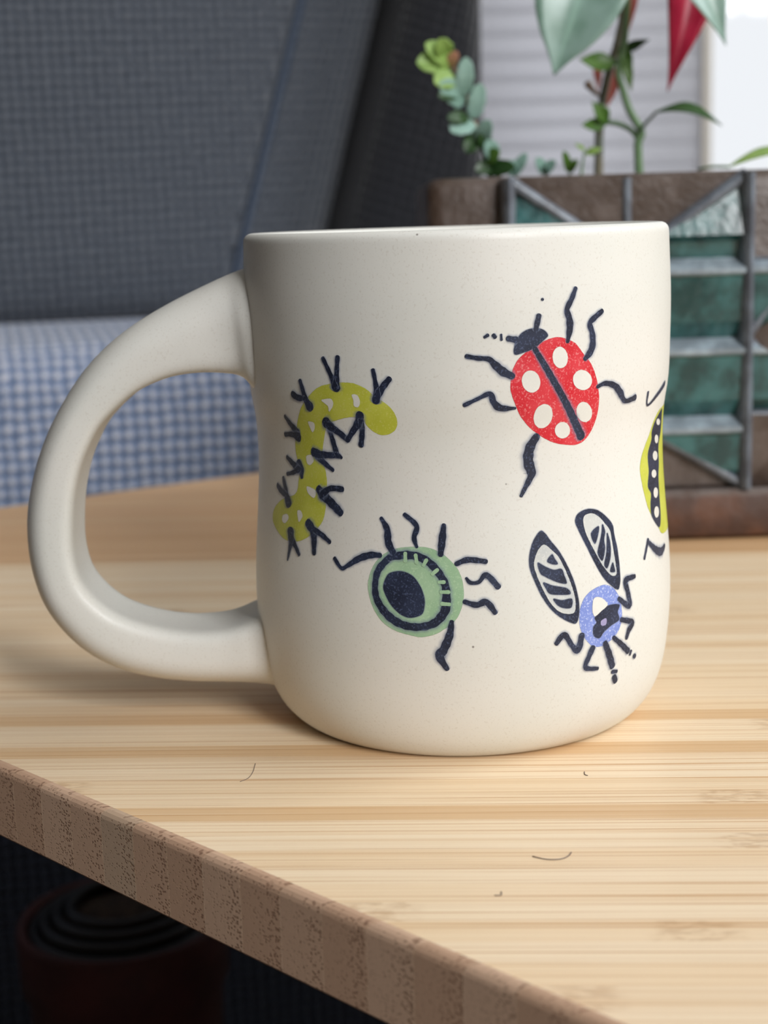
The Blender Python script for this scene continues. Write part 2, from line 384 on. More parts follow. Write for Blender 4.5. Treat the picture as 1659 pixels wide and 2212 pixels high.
# ================================================================ bamboo table
TROT = R(-3.5); T = 1.37
table = thing('table', 'low bamboo table of narrow glued strips with a thick squared edge, under the mug', 'table', (0, 0, 0), TROT)
cg, sg = math.cos(-TROT), math.sin(-TROT)
def to_t(x, y): return (x * cg - y * sg, x * sg + y * cg)
def line(p, q):
    (x0, y0), (x1, y1) = to_t(*p), to_t(*q); return x0, y0, (x1 - x0) / (y1 - y0)
E1 = line((-6.85, 25.65), (2.37, 16.32)); E2 = line((-12.95, 51.13), (-4.70, 56.77))
xl = lambda e, y: e[0] + (y - e[1]) * e[2]
def left(y, ins):
    return max(xl(e, y) + ins * math.sqrt(1 + e[2] ** 2) for e in (E1, E2))
RND = .16
PROF = [(0.03, -T), (0, -T + .04), (0, -RND)] + [(RND * (1 - math.cos(R(a))), -RND * (1 - math.sin(R(a)))) for a in (22, 45, 67, 90)]
PITCH_S = .585; XRIGHT = 78.0
y = -9.0; k = 0
corner_y = None
while y < 60.5:
    y0, y1 = y + .0012, y + PITCH_S - .0012
    v, f, mi, uv = [], [], [], []
    np_ = len(PROF)
    for yy, uu in ((y0, 0.0), (y1, PITCH_S)):
        for ins, z in PROF: v.append((left(yy, ins), yy, z)); uv.append((uu if xl(E1, yy) > xl(E2, yy) else PITCH_S - uu, z * 1.0))
        v.append((XRIGHT, yy, 0)); uv.append((0, 0)); v.append((XRIGHT, yy, -T)); uv.append((0, 0))
    m = np_ + 2
    for j in range(m):
        a, b = j, (j + 1) % m
        f.append((a, b, b + m, a + m)); mi.append(1 if j < np_ - 1 else 0)
    f.append(tuple(range(m))[::-1]); f.append(tuple(range(m, 2 * m))); mi += [0, 0]
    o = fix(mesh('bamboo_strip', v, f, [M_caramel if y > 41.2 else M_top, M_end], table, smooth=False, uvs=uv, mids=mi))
    y += PITCH_S; k += 1
for lx, ly in ((16, 52), (72, 52), (72, -4), (19, 4)):
    rings = [[(lx + sx * h, ly + sy * h, z) for sx, sy in ((-1, -1), (1, -1), (1, 1), (-1, 1))] for z, h in ((FLOOR, 1.2), (-6, 1.7), (-T, 1.8))]
    o = loft('leg', rings, M_under, table); 
    for p in o.data.polygons: p.use_smooth = False

# ================================================================ mug
D, X0 = 28.485, 1.442
mug = thing('mug', 'cream handmade mug painted with colourful bugs, standing on the bamboo table', 'mug', (X0, D, 0))
KZ = [0, .1, .3, .6, 1.0, 1.5, 2.2, 3.0, 3.6, 4.2, 4.7, 5.2, 5.7, 6.2, 7.0, 7.8, 8.5, 9.0]
KR = [3.115, 3.27, 3.47, 3.643, 3.768, 3.844, 3.893, 3.877, 3.831, 3.78, 3.747, 3.738, 3.76, 3.836, 3.871, 3.88, 3.856, 3.837]
def radius(z):
    i = max(0, min(len(KZ) - 2, sum(1 for q in KZ if q <= z) - 1)); h = KZ[i + 1] - KZ[i]; t = (z - KZ[i]) / h
    def sl(j):
        if j == 0: return (KR[1] - KR[0]) / (KZ[1] - KZ[0])
        if j == len(KZ) - 1: return (KR[-1] - KR[-2]) / (KZ[-1] - KZ[-2])
        a, b = KZ[j] - KZ[j - 1], KZ[j + 1] - KZ[j]
        return ((KR[j] - KR[j - 1]) / a * b + (KR[j + 1] - KR[j]) / b * a) / (a + b)
    return (2 * t ** 3 - 3 * t * t + 1) * KR[i] + (t ** 3 - 2 * t * t + t) * h * sl(i) + (3 * t * t - 2 * t ** 3) * KR[i + 1] + (t ** 3 - t * t) * h * sl(i + 1)
prof = [(0.02, .12), (2.6, .12), (2.75, .06), (2.82, 0), (3.02, 0), (3.09, .015)]
zq = [.03, .06, .1, .15, .2, .27, .35, .45, .55, .7, .85, 1.0, 1.2, 1.4, 1.7] + [1.7 + .2 * k for k in range(1, 36)]
zq = [z for z in zq if z < 8.80]
prof += [(radius(z), z) for z in zq]
prof += [(radius(8.82) - .0, 8.82)] + [(radius(8.85) - .15 + .15 * math.cos(R(a)), 8.85 + .15 * math.sin(R(a))) for a in (15, 35, 55, 75, 90)] + [(3.56, 8.985), (3.49, 8.93), (3.46, 8.8)]
prof += [(radius(z) - .40, z) for z in (8, 7, 6, 5, 4, 3, 2, 1.5, 1.0)] + [(3.0, .62), (2.4, .45), (.02, .42)]
body = loft('body', lathe(prof, 224), M_clay, mug)
HS = [(-3.852, 8.38, -3.696, 6.116), (-4.169, 8.273, -3.906, 6.352), (-4.6, 8.094, -4.199, 6.437), (-5.206, 7.82, -4.663, 6.477), (-5.818, 7.494, -5.173, 6.434), (-6.349, 7.13, -5.649, 6.278), (-6.848, 6.661, -6.018, 6.06), (-7.27, 6.1, -6.485, 5.641), (-7.61, 5.525, -6.747, 5.235), (-7.869, 4.925, -6.932, 4.816), (-8.066, 4.23, -7.06, 4.33), (-8.138, 3.613, -7.131, 3.794), (-8.1, 2.943, -7.147, 3.298), (-7.929, 2.291, -7.062, 2.842), (-7.615, 1.755, -6.836, 2.488), (-7.162, 1.285, -6.48, 2.183), (-6.566, .936, -6.002, 1.975), (-5.87, .739, -5.473, 1.847), (-5.166, .652, -4.983, 1.804), (-4.459, .62, -4.444, 1.852), (-3.928, .585, -3.971, 2.03)]
HW = [1.25, 1.08, .98, .93, .9, .88, .87, .86, .86, .86, .86, .86, .86, .86, .86, .86, .87, .9, .95, 1.02, 1.12]
hs = [(-3.4, 8.52, -3.4, 5.75, 1.3)] + [(*a, w) for a, w in zip(HS, HW)] + [(-3.45, .50, -3.45, 2.25, 1.18)]
rings = []
for ox, oz, ix, iz, w in cat(hs, 5):
    cx, cz, dx, dz = (ox + ix) / 2, (oz + iz) / 2, (ox - ix) / 2, (oz - iz) / 2; ring = []
    for k in range(40):
        a = 2 * math.pi * k / 40; c, s = math.cos(a), math.sin(a)
        e = 2 / (2.15 if c > 0 else 4.6)
        p = math.copysign(abs(c) ** e, c); q = math.copysign(abs(s) ** e, s)
        if c < 0: p += .15 * (1 - q * q)          # faintly dished inner face
        ring.append((cx + dx * p, w * q, cz + dz * p))
    rings.append(ring)
loft('handle', rings, M_clay, mug)

# drawings: thin glaze laid on the wall in (angle, height) of the mug
def on_wall(th, z, off):
    r = radius(z) + off; dz = .02; sl = (radius(z + dz) - radius(z - dz)) / (2 * dz)
    return (r * math.cos(R(th)), r * math.sin(R(th)), z - off * sl)
def fill(name, pts, mt, parent, off=.004, cell=.075, closed_smooth=True):
    P = cat([tuple(p) for p in pts], 5, True) if closed_smooth else pts
    k = R(1) * 3.8
    q = [Vector((a * k, z)) for a, z in P]; n = len(q)
    def inside(x, y):
        c = False; j = n - 1
        for i in range(n):
            if (q[i].y > y) != (q[j].y > y) and x < (q[j].x - q[i].x) * (y - q[i].y) / (q[j].y - q[i].y) + q[i].x: c = not c
            j = i
        return c
    def edge_d(x, y):
        return min(math.hypot(x - p.x, y - p.y) for p in q)
    FE = .016                                  # half-width of the feathered rim
    nor = []
    ar = sum(q[i - 1].x * q[i].y - q[i].x * q[i - 1].y for i in range(n)); sg_ = 1 if ar > 0 else -1
    for i in range(n):
        d = q[(i + 1) % n] - q[i - 1]; d = d.normalized() if d.length else Vector((1, 0)); nor.append(Vector((d.y, -d.x)) * sg_)
    outer = [p + m * FE for p, m in zip(q, nor)]; inner = [p - m * FE for p, m in zip(q, nor)]
    pts2 = outer + inner; x = min(p.x for p in q)
    xs = [x + cell * (i + .5) for i in range(int((max(p.x for p in q) - x) / cell) + 1)]; ym = min(p.y for p in q)
    ys = [ym + cell * (i + .5) for i in range(int((max(p.y for p in q) - ym) / cell) + 1)]
    for i, xx in enumerate(xs):
        for yy in ys:
            if inside(xx, yy) and edge_d(xx, yy) > .04: pts2.append(Vector((xx, yy)))
    ed = [(n + i, n + (i + 1) % n) for i in range(n)]
    vo, _, fo, ov, _, _ = delaunay_2d_cdt(pts2, ed, [list(range(n))], 1, 1e-6)
    ink = [(.15 if all(s < n for s in src) and src else 1.0) for src in ov]
    return mesh(name, [on_wall(p.x / k, p.y, off) for p in vo], [tuple(a) for a in fo], mt, parent, attr=ink)
CROSS = (-1.75, -.92, -.72, 0, .72, .92, 1.75); INK = (0, .5, 1, 1, 1, .5, 0)
def stroke(name, lines, mt, parent, off=.010):
    v, f, ink = [], [], []; k = R(1) * 3.8
    for ln in lines:
        P = [(a * k, z, w) for a, z, w in ln]
        if len(P) == 1: P.append((P[0][0] + .01, P[0][1], P[0][2]))
        # rounder corners: midpoint pass, then Catmull-Rom
        P = cat(P, 7); n = len(P)
        L = [0.0]
        for a, b in zip(P, P[1:]): L.append(L[-1] + math.hypot(b[0] - a[0], b[1] - a[1]))
        hw = P[0][2] / 2, P[-1][2] / 2
        def tan(i):
            a, b = P[max(0, i - 1)], P[min(n - 1, i + 1)]; d = math.hypot(b[0] - a[0], b[1] - a[1]) or 1e-6
            return (b[0] - a[0]) / d, (b[1] - a[1]) / d
        row = []
        t0, t1 = tan(0), tan(n - 1)
        for s, c in ((1.0, .0), (.92, .39), (.7, .71), (.38, .92)): row.append((P[0][0] - t0[0] * hw[0] * s * .8, P[0][1] - t0[1] * hw[0] * s * .8, hw[0] * c, t0))
        for i in range(n): row.append((P[i][0], P[i][1], P[i][2] / 2 * (1 + .07 * math.sin(L[i] * 40 + P[0][1] * 9)), tan(i)))
        for s, c in ((.38, .92), (.7, .71), (.92, .39), (1.0, .0)): row.append((P[-1][0] + t1[0] * hw[1] * s * .8, P[-1][1] + t1[1] * hw[1] * s * .8, hw[1] * c, t1))
        b0 = len(v); m = len(CROSS)
        for ri, (x, z, h, t) in enumerate(row):
            e = min(ri, len(row) - 1 - ri)
            for c, a in zip(CROSS, INK):
                v.append(on_wall((x - t[1] * h * c) / k, z + t[0] * h * c, off)); ink.append(a if e else 0)
        for i in range(len(row) - 1):
            for j in range(m - 1):
                a = b0 + i * m + j; f.append((a, a + 1, a + m + 1, a + m))
    return mesh(name, v, f, mt, parent, attr=ink)
DRAW = json.loads(r'''{"caterpillar":{"body":[[-122.41,6.577],[-118.91,6.566],[-115.62,6.479],[-113.35,6.353],[-111.11,6.263],[-109.47,6.172],[-108.34,6.043],[-108.13,5.912],[-108.94,5.799],[-110.94,5.725],[-113.04,5.722],[-115.08,5.789],[-116.47,5.881],[-117.23,5.974],[-119.05,6.007],[-122.01,5.99],[-125.22,5.932],[-127.11,5.887],[-128.86,5.785],[-129.76,5.628],[-130.37,5.492],[-130.95,5.336],[-131.27,5.22],[-130.21,5.092],[-129.72,4.942],[-129.66,4.771],[-130.0,4.579],[-130.16,4.388],[-131.08,4.191],[-133.02,4.043],[-135.45,3.909],[-138.95,3.792],[-142.82,3.735],[-146.97,3.742],[-150.89,3.84],[-154.02,3.986],[-153.86,4.167],[-151.08,4.334],[-146.7,4.473],[-142.84,4.545],[-141.07,4.656],[-140.54,4.815],[-139.96,4.994],[-140.55,5.145],[-141.31,5.315],[-141.21,5.51],[-140.21,5.71],[-138.71,5.913],[-136.56,6.117],[-133.56,6.301],[-130.19,6.464],[-126.49,6.54]],"spots":[[[-129.05,6.261],[-127.18,6.295],[-125.79,6.29],[-125.44,6.197],[-126.94,6.079],[-127.24,6.173]],[[-119.72,6.38],[-118.16,6.373],[-117.51,6.273],[-118.11,6.179],[-119.34,6.195],[-119.36,6.288]],[[-134.91,5.873],[-132.89,5.864],[-132.78,5.768],[-133.79,5.695],[-134.6,5.778]],[[-136.89,5.265],[-134.89,5.296],[-134.14,5.204],[-135.51,5.119],[-136.8,5.15]],[[-137.04,4.744],[-134.01,4.706],[-133.6,4.632],[-134.43,4.56],[-136.61,4.631]],[[-140.94,4.289],[-139.49,4.301],[-138.74,4.21],[-140.11,4.101],[-140.73,4.174]],[[-147.98,4.147],[-145.64,4.188],[-145.03,4.116],[-146.66,4.022],[-148.32,4.045]]],"strokes":{"leg":[[[[-127.65,6.963,0.089],[-126.55,6.827,0.092],[-125.17,6.645,0.103],[-124.48,6.499,0.137]],[[-123.19,6.989,0.098],[-123.5,6.833,0.092],[-123.82,6.648,0.121],[-124.15,6.49,0.189]]],[[[-113.55,6.791,0.082],[-113.13,6.628,0.082],[-112.83,6.445,0.117],[-113.11,6.298,0.156]],[[-109.52,6.648,0.112],[-111.18,6.52,0.125],[-112.75,6.372,0.149],[-113.27,6.289,0.142]]],[[[-135.97,6.566,0.091],[-135.19,6.409,0.112],[-134.47,6.26,0.14],[-133.36,6.14,0.208]],[[-139.29,6.325,0.131],[-137.39,6.276,0.132],[-135.05,6.277,0.08]]],[[[-144.44,5.911,0.086],[-142.2,5.777,0.132],[-139.65,5.655,0.168]],[[-145.81,5.588,0.086],[-142.23,5.611,0.113],[-139.6,5.578,0.194]]],[[[-145.5,5.189,0.093],[-143.14,5.108,0.126],[-140.67,5.018,0.177]],[[-145.81,4.893,0.072],[-142.76,4.945,0.088],[-140.18,5.022,0.131]],[[-140.08,5.129,0.163],[-139.31,5.028,0.18],[-139.06,4.894,0.095]]],[[[-147.94,4.807,0.086],[-147.06,4.667,0.139],[-146.14,4.517,0.165],[-145.22,4.398,0.238]],[[-151.27,4.64,0.119],[-148.9,4.562,0.132],[-146.14,4.517,0.107]]],[[[-143.75,3.893,0.238],[-143.58,3.699,0.132],[-144.78,3.391,0.046]],[[-143.5,3.797,0.185],[-141.51,3.68,0.121],[-139.72,3.541,0.086]]],[[[-136.21,4.105,0.202],[-134.21,3.957,0.178],[-133.83,3.615,0.099]],[[-133.83,4.018,0.116],[-130.98,3.944,0.11],[-128.47,3.848,0.081]]],[[[-132.36,4.717,0.18],[-130.97,4.63,0.225]],[[-131.17,4.648,0.145],[-128.45,4.759,0.113],[-124.62,4.769,0.114]],[[-131.17,4.648,0.204],[-127.72,4.498,0.179],[-125.16,4.37,0.156]]],[[[-133.77,5.35,0.197],[-131.16,5.326,0.144],[-125.89,5.331,0.102],[-124.49,5.305,0.062]],[[-125.71,5.332,0.116],[-126.46,5.471,0.118],[-127.39,5.695,0.105],[-127.73,5.789,0.107]],[[-132.8,5.298,0.161],[-129.39,5.153,0.104],[-127.38,5.078,0.073]]],[[[-128.4,5.882,0.227],[-126.95,5.811,0.18]],[[-127.63,5.828,0.155],[-124.66,5.725,0.131],[-122.26,5.61,0.11]],[[-122.26,5.61,0.102],[-120.54,5.757,0.118],[-118.61,5.914,0.157],[-117.87,6.048,0.161]],[[-117.74,5.954,0.119],[-117.78,5.764,0.114],[-118.39,5.537,0.111]]]]}},"ladybug":{"body":[[-73.88,7.12],[-71.77,7.188],[-69.31,7.235],[-67.73,7.237],[-65.8,7.203],[-63.15,7.116],[-61.06,6.954],[-58.54,6.769],[-57.02,6.569],[-55.92,6.329],[-55.41,6.071],[-55.79,5.835],[-57.24,5.627],[-59.43,5.483],[-61.99,5.431],[-64.82,5.448],[-68.56,5.509],[-72.16,5.634],[-75.37,5.805],[-77.62,5.991],[-78.89,6.17],[-80.09,6.385],[-80.23,6.538],[-79.78,6.726],[-78.6,6.892],[-76.55,7.017]],"head":[[-79.17,6.997],[-79.15,7.156],[-77.98,7.303],[-76.22,7.381],[-74.16,7.403],[-72.06,7.377],[-70.7,7.278],[-72.07,7.189],[-74.18,7.084],[-76.26,7.034]],"spots":[[[-65.36,6.908],[-65.45,6.832],[-65.95,6.77],[-66.74,6.736],[-67.67,6.735],[-68.54,6.768],[-69.2,6.828],[-69.51,6.904],[-69.42,6.98],[-68.95,7.042],[-68.18,7.076],[-67.26,7.077],[-66.37,7.044],[-65.69,6.984]],[[-72.81,6.57],[-72.77,6.49],[-73.19,6.421],[-74.0,6.378],[-75.02,6.368],[-76.05,6.394],[-76.88,6.45],[-77.36,6.526],[-77.39,6.605],[-76.96,6.674],[-76.17,6.717],[-75.16,6.727],[-74.14,6.702],[-73.3,6.646]],[[-58.51,6.561],[-58.16,6.486],[-58.39,6.416],[-59.16,6.365],[-60.31,6.342],[-61.59,6.352],[-62.76,6.393],[-63.57,6.457],[-63.89,6.531],[-63.66,6.6],[-62.92,6.652],[-61.82,6.675],[-60.55,6.666],[-59.37,6.625]],[[-69.29,5.906],[-69.9,5.828],[-70.88,5.777],[-72.02,5.763],[-73.08,5.789],[-73.86,5.85],[-74.21,5.933],[-74.07,6.023],[-73.48,6.101],[-72.53,6.152],[-71.42,6.166],[-70.37,6.14],[-69.56,6.08],[-69.18,5.996]],[[-57.57,5.978],[-57.4,5.902],[-57.76,5.838],[-58.57,5.802],[-59.64,5.798],[-60.75,5.829],[-61.69,5.887],[-62.28,5.962],[-62.41,6.038],[-62.06,6.101],[-61.3,6.138],[-60.28,6.142],[-59.18,6.112],[-58.21,6.054]],[[-63.83,5.688],[-64.01,5.629],[-64.61,5.585],[-65.5,5.563],[-66.49,5.569],[-67.38,5.6],[-68.0,5.652],[-68.25,5.712],[-68.09,5.771],[-67.54,5.816],[-66.7,5.838],[-65.72,5.833],[-64.79,5.801],[-64.11,5.749]]],"strokes":{"wing_line":[[[[-74.18,7.074,0.096],[-70.86,6.712,0.122],[-66.96,6.292,0.13],[-63.5,5.922,0.152],[-60.41,5.568,0.174]]]],"leg":[[[[-63.12,8.002,0.079],[-64.28,7.837,0.104],[-65.62,7.673,0.108],[-64.99,7.52,0.129],[-64.83,7.369,0.136],[-65.47,7.154,0.066]]],[[[-55.23,7.606,0.095],[-57.56,7.51,0.113],[-59.01,7.421,0.108],[-58.27,7.266,0.119],[-58.06,7.093,0.135],[-58.76,6.962,0.138],[-60.35,6.855,0.091]]],[[[-56.34,6.371,0.066],[-53.83,6.414,0.09],[-50.46,6.355,0.12],[-48.04,6.221,0.148],[-45.75,6.066,0.093],[-41.44,6.095,0.119]]],[[[-90.69,6.999,0.079],[-88.2,6.965,0.086],[-85.42,6.94,0.093],[-84.03,6.851,0.133],[-82.07,6.733,0.156],[-79.79,6.65,0.116]]],[[[-91.33,6.214,0.081],[-88.36,6.304,0.069],[-85.24,6.382,0.098],[-84.39,6.246,0.115],[-82.67,6.144,0.126],[-79.02,6.128,0.043]]],[[[-73.27,5.63,0.141],[-74.97,5.453,0.193],[-75.45,5.241,0.202],[-74.69,5.062,0.19],[-74.88,4.966,0.134],[-76.34,4.798,0.091],[-77.47,4.667,0.066]]]],"antenna":[[[[-73.86,7.383,0.099],[-73.09,7.595,0.104]],[[-72.22,7.857,0.045],[-71.98,7.851,0.045]]],[[[-78.85,7.231,0.123],[-80.71,7.259,0.1]],[[-82.4,7.325,0.041],[-82.35,7.241,0.045]],[[-84.22,7.32,0.073],[-83.89,7.29,0.074]],[[-85.62,7.324,0.064],[-86.32,7.296,0.056]]]]}},"beetle_round":{"body":[[-104.32,3.872],[-100.77,3.856],[-97.58,3.76],[-94.74,3.584],[-93.21,3.408],[-92.56,3.213],[-92.62,2.998],[-93.54,2.783],[-95.02,2.626],[-97.33,2.507],[-99.66,2.415],[-103.16,2.359],[-106.38,2.391],[-109.96,2.458],[-113.0,2.585],[-115.15,2.774],[-116.4,2.987],[-116.88,3.203],[-116.08,3.424],[-114.48,3.609],[-111.95,3.755],[-108.54,3.844]],"pupil":[[-111.63,3.384],[-109.78,3.45],[-107.35,3.457],[-104.96,3.384],[-103.21,3.231],[-102.22,3.057],[-102.12,2.899],[-102.73,2.76],[-104.51,2.697],[-106.87,2.69],[-109.25,2.781],[-111.05,2.914],[-112.26,3.067],[-112.72,3.203]],"strokes":{"ring":[[[[-111.01,3.68,0.12],[-107.33,3.73,0.156],[-103.74,3.713,0.153],[-100.67,3.604,0.149],[-98.38,3.43,0.144],[-96.99,3.236,0.145],[-96.76,3.001,0.159],[-97.25,2.805,0.167],[-99.59,2.615,0.155],[-103.09,2.536,0.147],[-106.92,2.546,0.151],[-110.2,2.638,0.163],[-112.93,2.806,0.149],[-114.63,3.016,0.133],[-114.78,3.253,0.118],[-113.83,3.474,0.134],[-111.01,3.68,0.122]]]],"pale_dash":[[[[-106.88,3.76,0.072],[-106.88,3.633,0.072]]],[[[-104.24,3.736,0.071],[-103.99,3.61,0.071]]],[[[-101.54,3.658,0.069],[-102.29,3.569,0.069]]],[[[-98.86,3.498,0.069],[-100.12,3.426,0.069]]],[[[-98.47,3.294,0.07],[-97.26,3.294,0.07]]],[[[-98.02,3.129,0.07],[-96.15,3.129,0.07]]],[[[-97.93,2.932,0.071],[-96.07,2.923,0.071]]]],"leg":[[[[-113.53,3.707,0.094],[-116.1,3.7,0.129],[-119.42,3.624,0.126],[-122.86,3.481,0.084],[-124.64,3.433,0.075],[-126.72,3.578,0.088]]],[[[-110.08,3.771,0.124],[-111.33,3.933,0.142],[-111.64,4.147,0.126],[-113.23,4.327,0.068]]],[[[-103.96,3.872,0.06],[-104.6,4.026,0.095],[-103.97,4.221,0.1],[-106.97,4.401,0.081]]],[[[-97.12,4.233,0.081],[-97.53,4.011,0.139],[-98.02,3.75,0.104]]],[[[-94.16,3.593,0.085],[-91.26,3.657,0.112],[-86.95,3.618,0.089]]],[[[-91.8,3.352,0.054],[-90.82,3.278,0.074],[-88.81,3.284,0.07],[-86.9,3.395,0.108],[-84.1,3.192,0.111]]],[[[-92.35,2.963,0.086],[-89.52,2.904,0.114],[-87.08,2.943,0.124],[-84.98,2.763,0.095]]],[[[-95.59,2.626,0.087],[-96.23,2.387,0.144],[-97.75,2.144,0.164],[-98.8,2.041,0.163],[-97.02,1.816,0.091]]]]}},"fly":{"body":[[-56.02,2.998],[-53.76,2.989],[-51.46,2.905],[-49.8,2.769],[-48.8,2.591],[-48.48,2.419],[-48.83,2.255],[-50.21,2.105],[-52.58,2.002],[-55.51,1.938],[-58.04,1.961],[-59.89,2.042],[-61.4,2.176],[-62.56,2.338],[-62.82,2.522],[-62.48,2.682],[-61.26,2.833],[-59.13,2.941]],"wings":[[[-72.72,4.062],[-71.47,4.016],[-70.01,3.88],[-67.79,3.69],[-65.83,3.453],[-64.14,3.183],[-63.19,2.949],[-62.73,2.75],[-62.96,2.54],[-63.82,2.433],[-65.6,2.467],[-68.51,2.591],[-71.04,2.757],[-73.21,2.982],[-74.82,3.231],[-75.92,3.443],[-76.05,3.617],[-75.43,3.803],[-74.32,3.954]],[[-57.66,4.324],[-55.15,4.273],[-52.61,4.154],[-50.38,3.987],[-49.94,3.803],[-49.18,3.583],[-48.82,3.334],[-48.71,3.087],[-48.92,2.957],[-49.91,2.862],[-52.76,2.986],[-55.23,3.16],[-57.47,3.41],[-59.6,3.687],[-61.66,3.961],[-62.78,4.145],[-61.94,4.266],[-59.81,4.321]]],"inner":[[[-71.87,3.829],[-70.13,3.739],[-68.13,3.598],[-66.44,3.378],[-65.01,3.126],[-64.05,2.908],[-63.87,2.728],[-64.46,2.62],[-66.64,2.624],[-68.74,2.69],[-70.75,2.836],[-72.43,3.04],[-73.8,3.256],[-74.78,3.468],[-74.56,3.609],[-73.45,3.76]],[[-59.92,4.218],[-57.43,4.245],[-54.96,4.159],[-53.12,4.029],[-51.57,3.901],[-51.01,3.684],[-50.48,3.435],[-50.19,3.268],[-50.18,3.137],[-51.61,3.12],[-53.52,3.223],[-55.58,3.407],[-57.52,3.636],[-59.38,3.877],[-60.21,4.076]]],"panels":[[[[-69.93,3.658],[-69.2,3.582],[-68.43,3.486],[-69.8,3.483],[-71.36,3.549]],[[-73.86,3.541],[-71.88,3.465],[-69.61,3.394],[-67.5,3.394],[-66.79,3.285],[-66.23,3.137],[-68.99,3.183],[-72.01,3.292],[-73.35,3.364]],[[-72.58,3.201],[-70.07,3.135],[-66.15,3.056],[-65.27,2.951],[-68.08,2.959],[-70.92,2.997],[-71.89,3.084]],[[-70.07,2.908],[-67.6,2.867],[-64.9,2.867],[-65.11,2.723],[-67.14,2.725],[-68.96,2.789]]],[[[-58.12,3.914],[-55.4,4.01],[-55.83,3.853],[-57.1,3.725]],[[-54.12,4.031],[-53.29,3.902],[-53.82,3.762],[-53.7,3.599],[-54.92,3.417],[-56.35,3.56],[-55.51,3.73],[-54.65,3.883]],[[-52.66,3.871],[-51.83,3.725],[-51.73,3.546],[-52.29,3.389],[-53.46,3.272],[-54.36,3.346],[-53.46,3.531],[-53.06,3.705]],[[-51.38,3.35],[-50.76,3.242],[-50.77,3.181],[-52.46,3.209]]]],"patch":[[-58.32,2.802],[-56.77,2.818],[-54.91,2.748],[-53.82,2.645],[-55.95,2.562],[-58.14,2.497],[-58.86,2.628]],"dark":[[-53.66,2.631],[-49.53,2.6],[-50.11,2.474],[-49.58,2.333],[-52.37,2.269],[-55.0,2.185],[-56.56,2.095],[-58.43,2.159],[-58.61,2.312],[-57.55,2.382],[-58.15,2.472],[-56.27,2.55]],"lilac":[[-55.99,2.397],[-54.38,2.419],[-54.22,2.326],[-55.19,2.296],[-56.15,2.324]],"strokes":{"leg":[[[[-62.13,2.209,0.123],[-63.19,1.962,0.142],[-65.04,2.065,0.1],[-67.24,2.269,0.117],[-69.34,2.139,0.099]]],[[[-58.64,1.943,0.129],[-59.75,1.804,0.117],[-60.63,1.618,0.103],[-56.71,1.552,0.076]]],[[[-54.57,1.977,0.122],[-53.05,1.769,0.154],[-51.49,1.532,0.158]],[[-51.28,1.416,0.08],[-49.62,1.4,0.077]],[[-50.35,1.306,0.129],[-49.69,1.225,0.122]]],[[[-51.58,2.039,0.088],[-48.55,1.877,0.115],[-45.59,1.712,0.127]],[[-44.22,1.691,0.067],[-44.53,1.635,0.067]],[[-42.55,1.578,0.097],[-42.19,1.558,0.098]]],[[[-49.66,2.701,0.093],[-45.57,2.522,0.127],[-46.03,2.771,0.119],[-46.82,2.981,0.127],[-42.91,3.006,0.09]]],[[[-48.84,2.323,0.097],[-44.31,2.209,0.123],[-45.66,2.092,0.124],[-46.53,1.959,0.078]]]]}},"beetle_edge":{"body":[[-14.31,5.761],[-22.56,5.727],[-27.29,5.579],[-30.44,5.374],[-33.93,5.158],[-35.84,4.991],[-36.65,4.799],[-36.0,4.592],[-34.89,4.365],[-33.29,4.114],[-30.86,3.914],[-26.72,3.673],[-21.8,3.496],[-3.32,3.496],[1.6,3.673],[5.74,3.914],[8.17,4.114],[9.77,4.365],[10.88,4.592],[11.53,4.799],[10.72,4.991],[8.81,5.158],[5.32,5.374],[2.17,5.579],[-2.56,5.727],[-10.81,5.761]],"band":[[-18.59,5.725],[-25.64,5.581],[-28.76,5.405],[-28.94,5.252],[-31.56,5.028],[-31.23,4.714],[-32.37,4.461],[-30.57,4.317],[-31.41,4.139],[-31.37,3.951],[-28.67,3.761],[-25.52,3.658],[-23.61,3.856],[-23.2,4.233],[-22.82,4.546],[-21.5,4.77],[-21.67,5.089],[-18.51,5.329],[-17.65,5.527]],"spots":[[[-20.58,5.498],[-20.95,5.466],[-22.11,5.454],[-23.49,5.466],[-24.56,5.497],[-25.04,5.536],[-24.81,5.569],[-23.91,5.583],[-22.57,5.572],[-21.25,5.539]],[[-22.33,5.206],[-22.71,5.163],[-23.74,5.144],[-24.93,5.156],[-25.85,5.193],[-26.22,5.242],[-25.94,5.286],[-25.09,5.306],[-23.9,5.295],[-22.81,5.257]],[[-23.25,4.915],[-23.84,4.87],[-25.15,4.852],[-26.57,4.866],[-27.6,4.908],[-27.95,4.962],[-27.52,5.008],[-26.43,5.029],[-24.98,5.014],[-23.71,4.97]],[[-25.16,4.611],[-25.73,4.574],[-26.9,4.559],[-28.16,4.573],[-29.06,4.609],[-29.33,4.655],[-28.88,4.694],[-27.85,4.71],[-26.56,4.696],[-25.49,4.658]],[[-24.82,4.268],[-25.45,4.219],[-26.6,4.198],[-27.78,4.212],[-28.56,4.255],[-28.72,4.312],[-28.21,4.362],[-27.17,4.384],[-25.94,4.371],[-25.01,4.326]],[[-25.26,3.924],[-25.95,3.872],[-27.16,3.85],[-28.37,3.865],[-29.17,3.912],[-29.3,3.974],[-28.74,4.027],[-27.64,4.051],[-26.37,4.036],[-25.43,3.987]]],"strokes":{"leg":[[[[-34.68,6.132,0.068],[-33.78,5.903,0.045],[-27.36,6.046,0.089],[-21.08,6.192,0.109]]],[[[-34.76,3.548,0.078],[-37.62,3.25,0.063]],[[-34.37,3.489,0.094],[-30.24,3.308,0.156],[-26.1,3.219,0.172],[-21.95,3.273,0.094]]]]}}}''')
d = DRAW['caterpillar']; r_ = fill('caterpillar_drawing', d['body'], M_lime, mug); r_['label'] = 'lime green caterpillar drawing with forked navy legs'
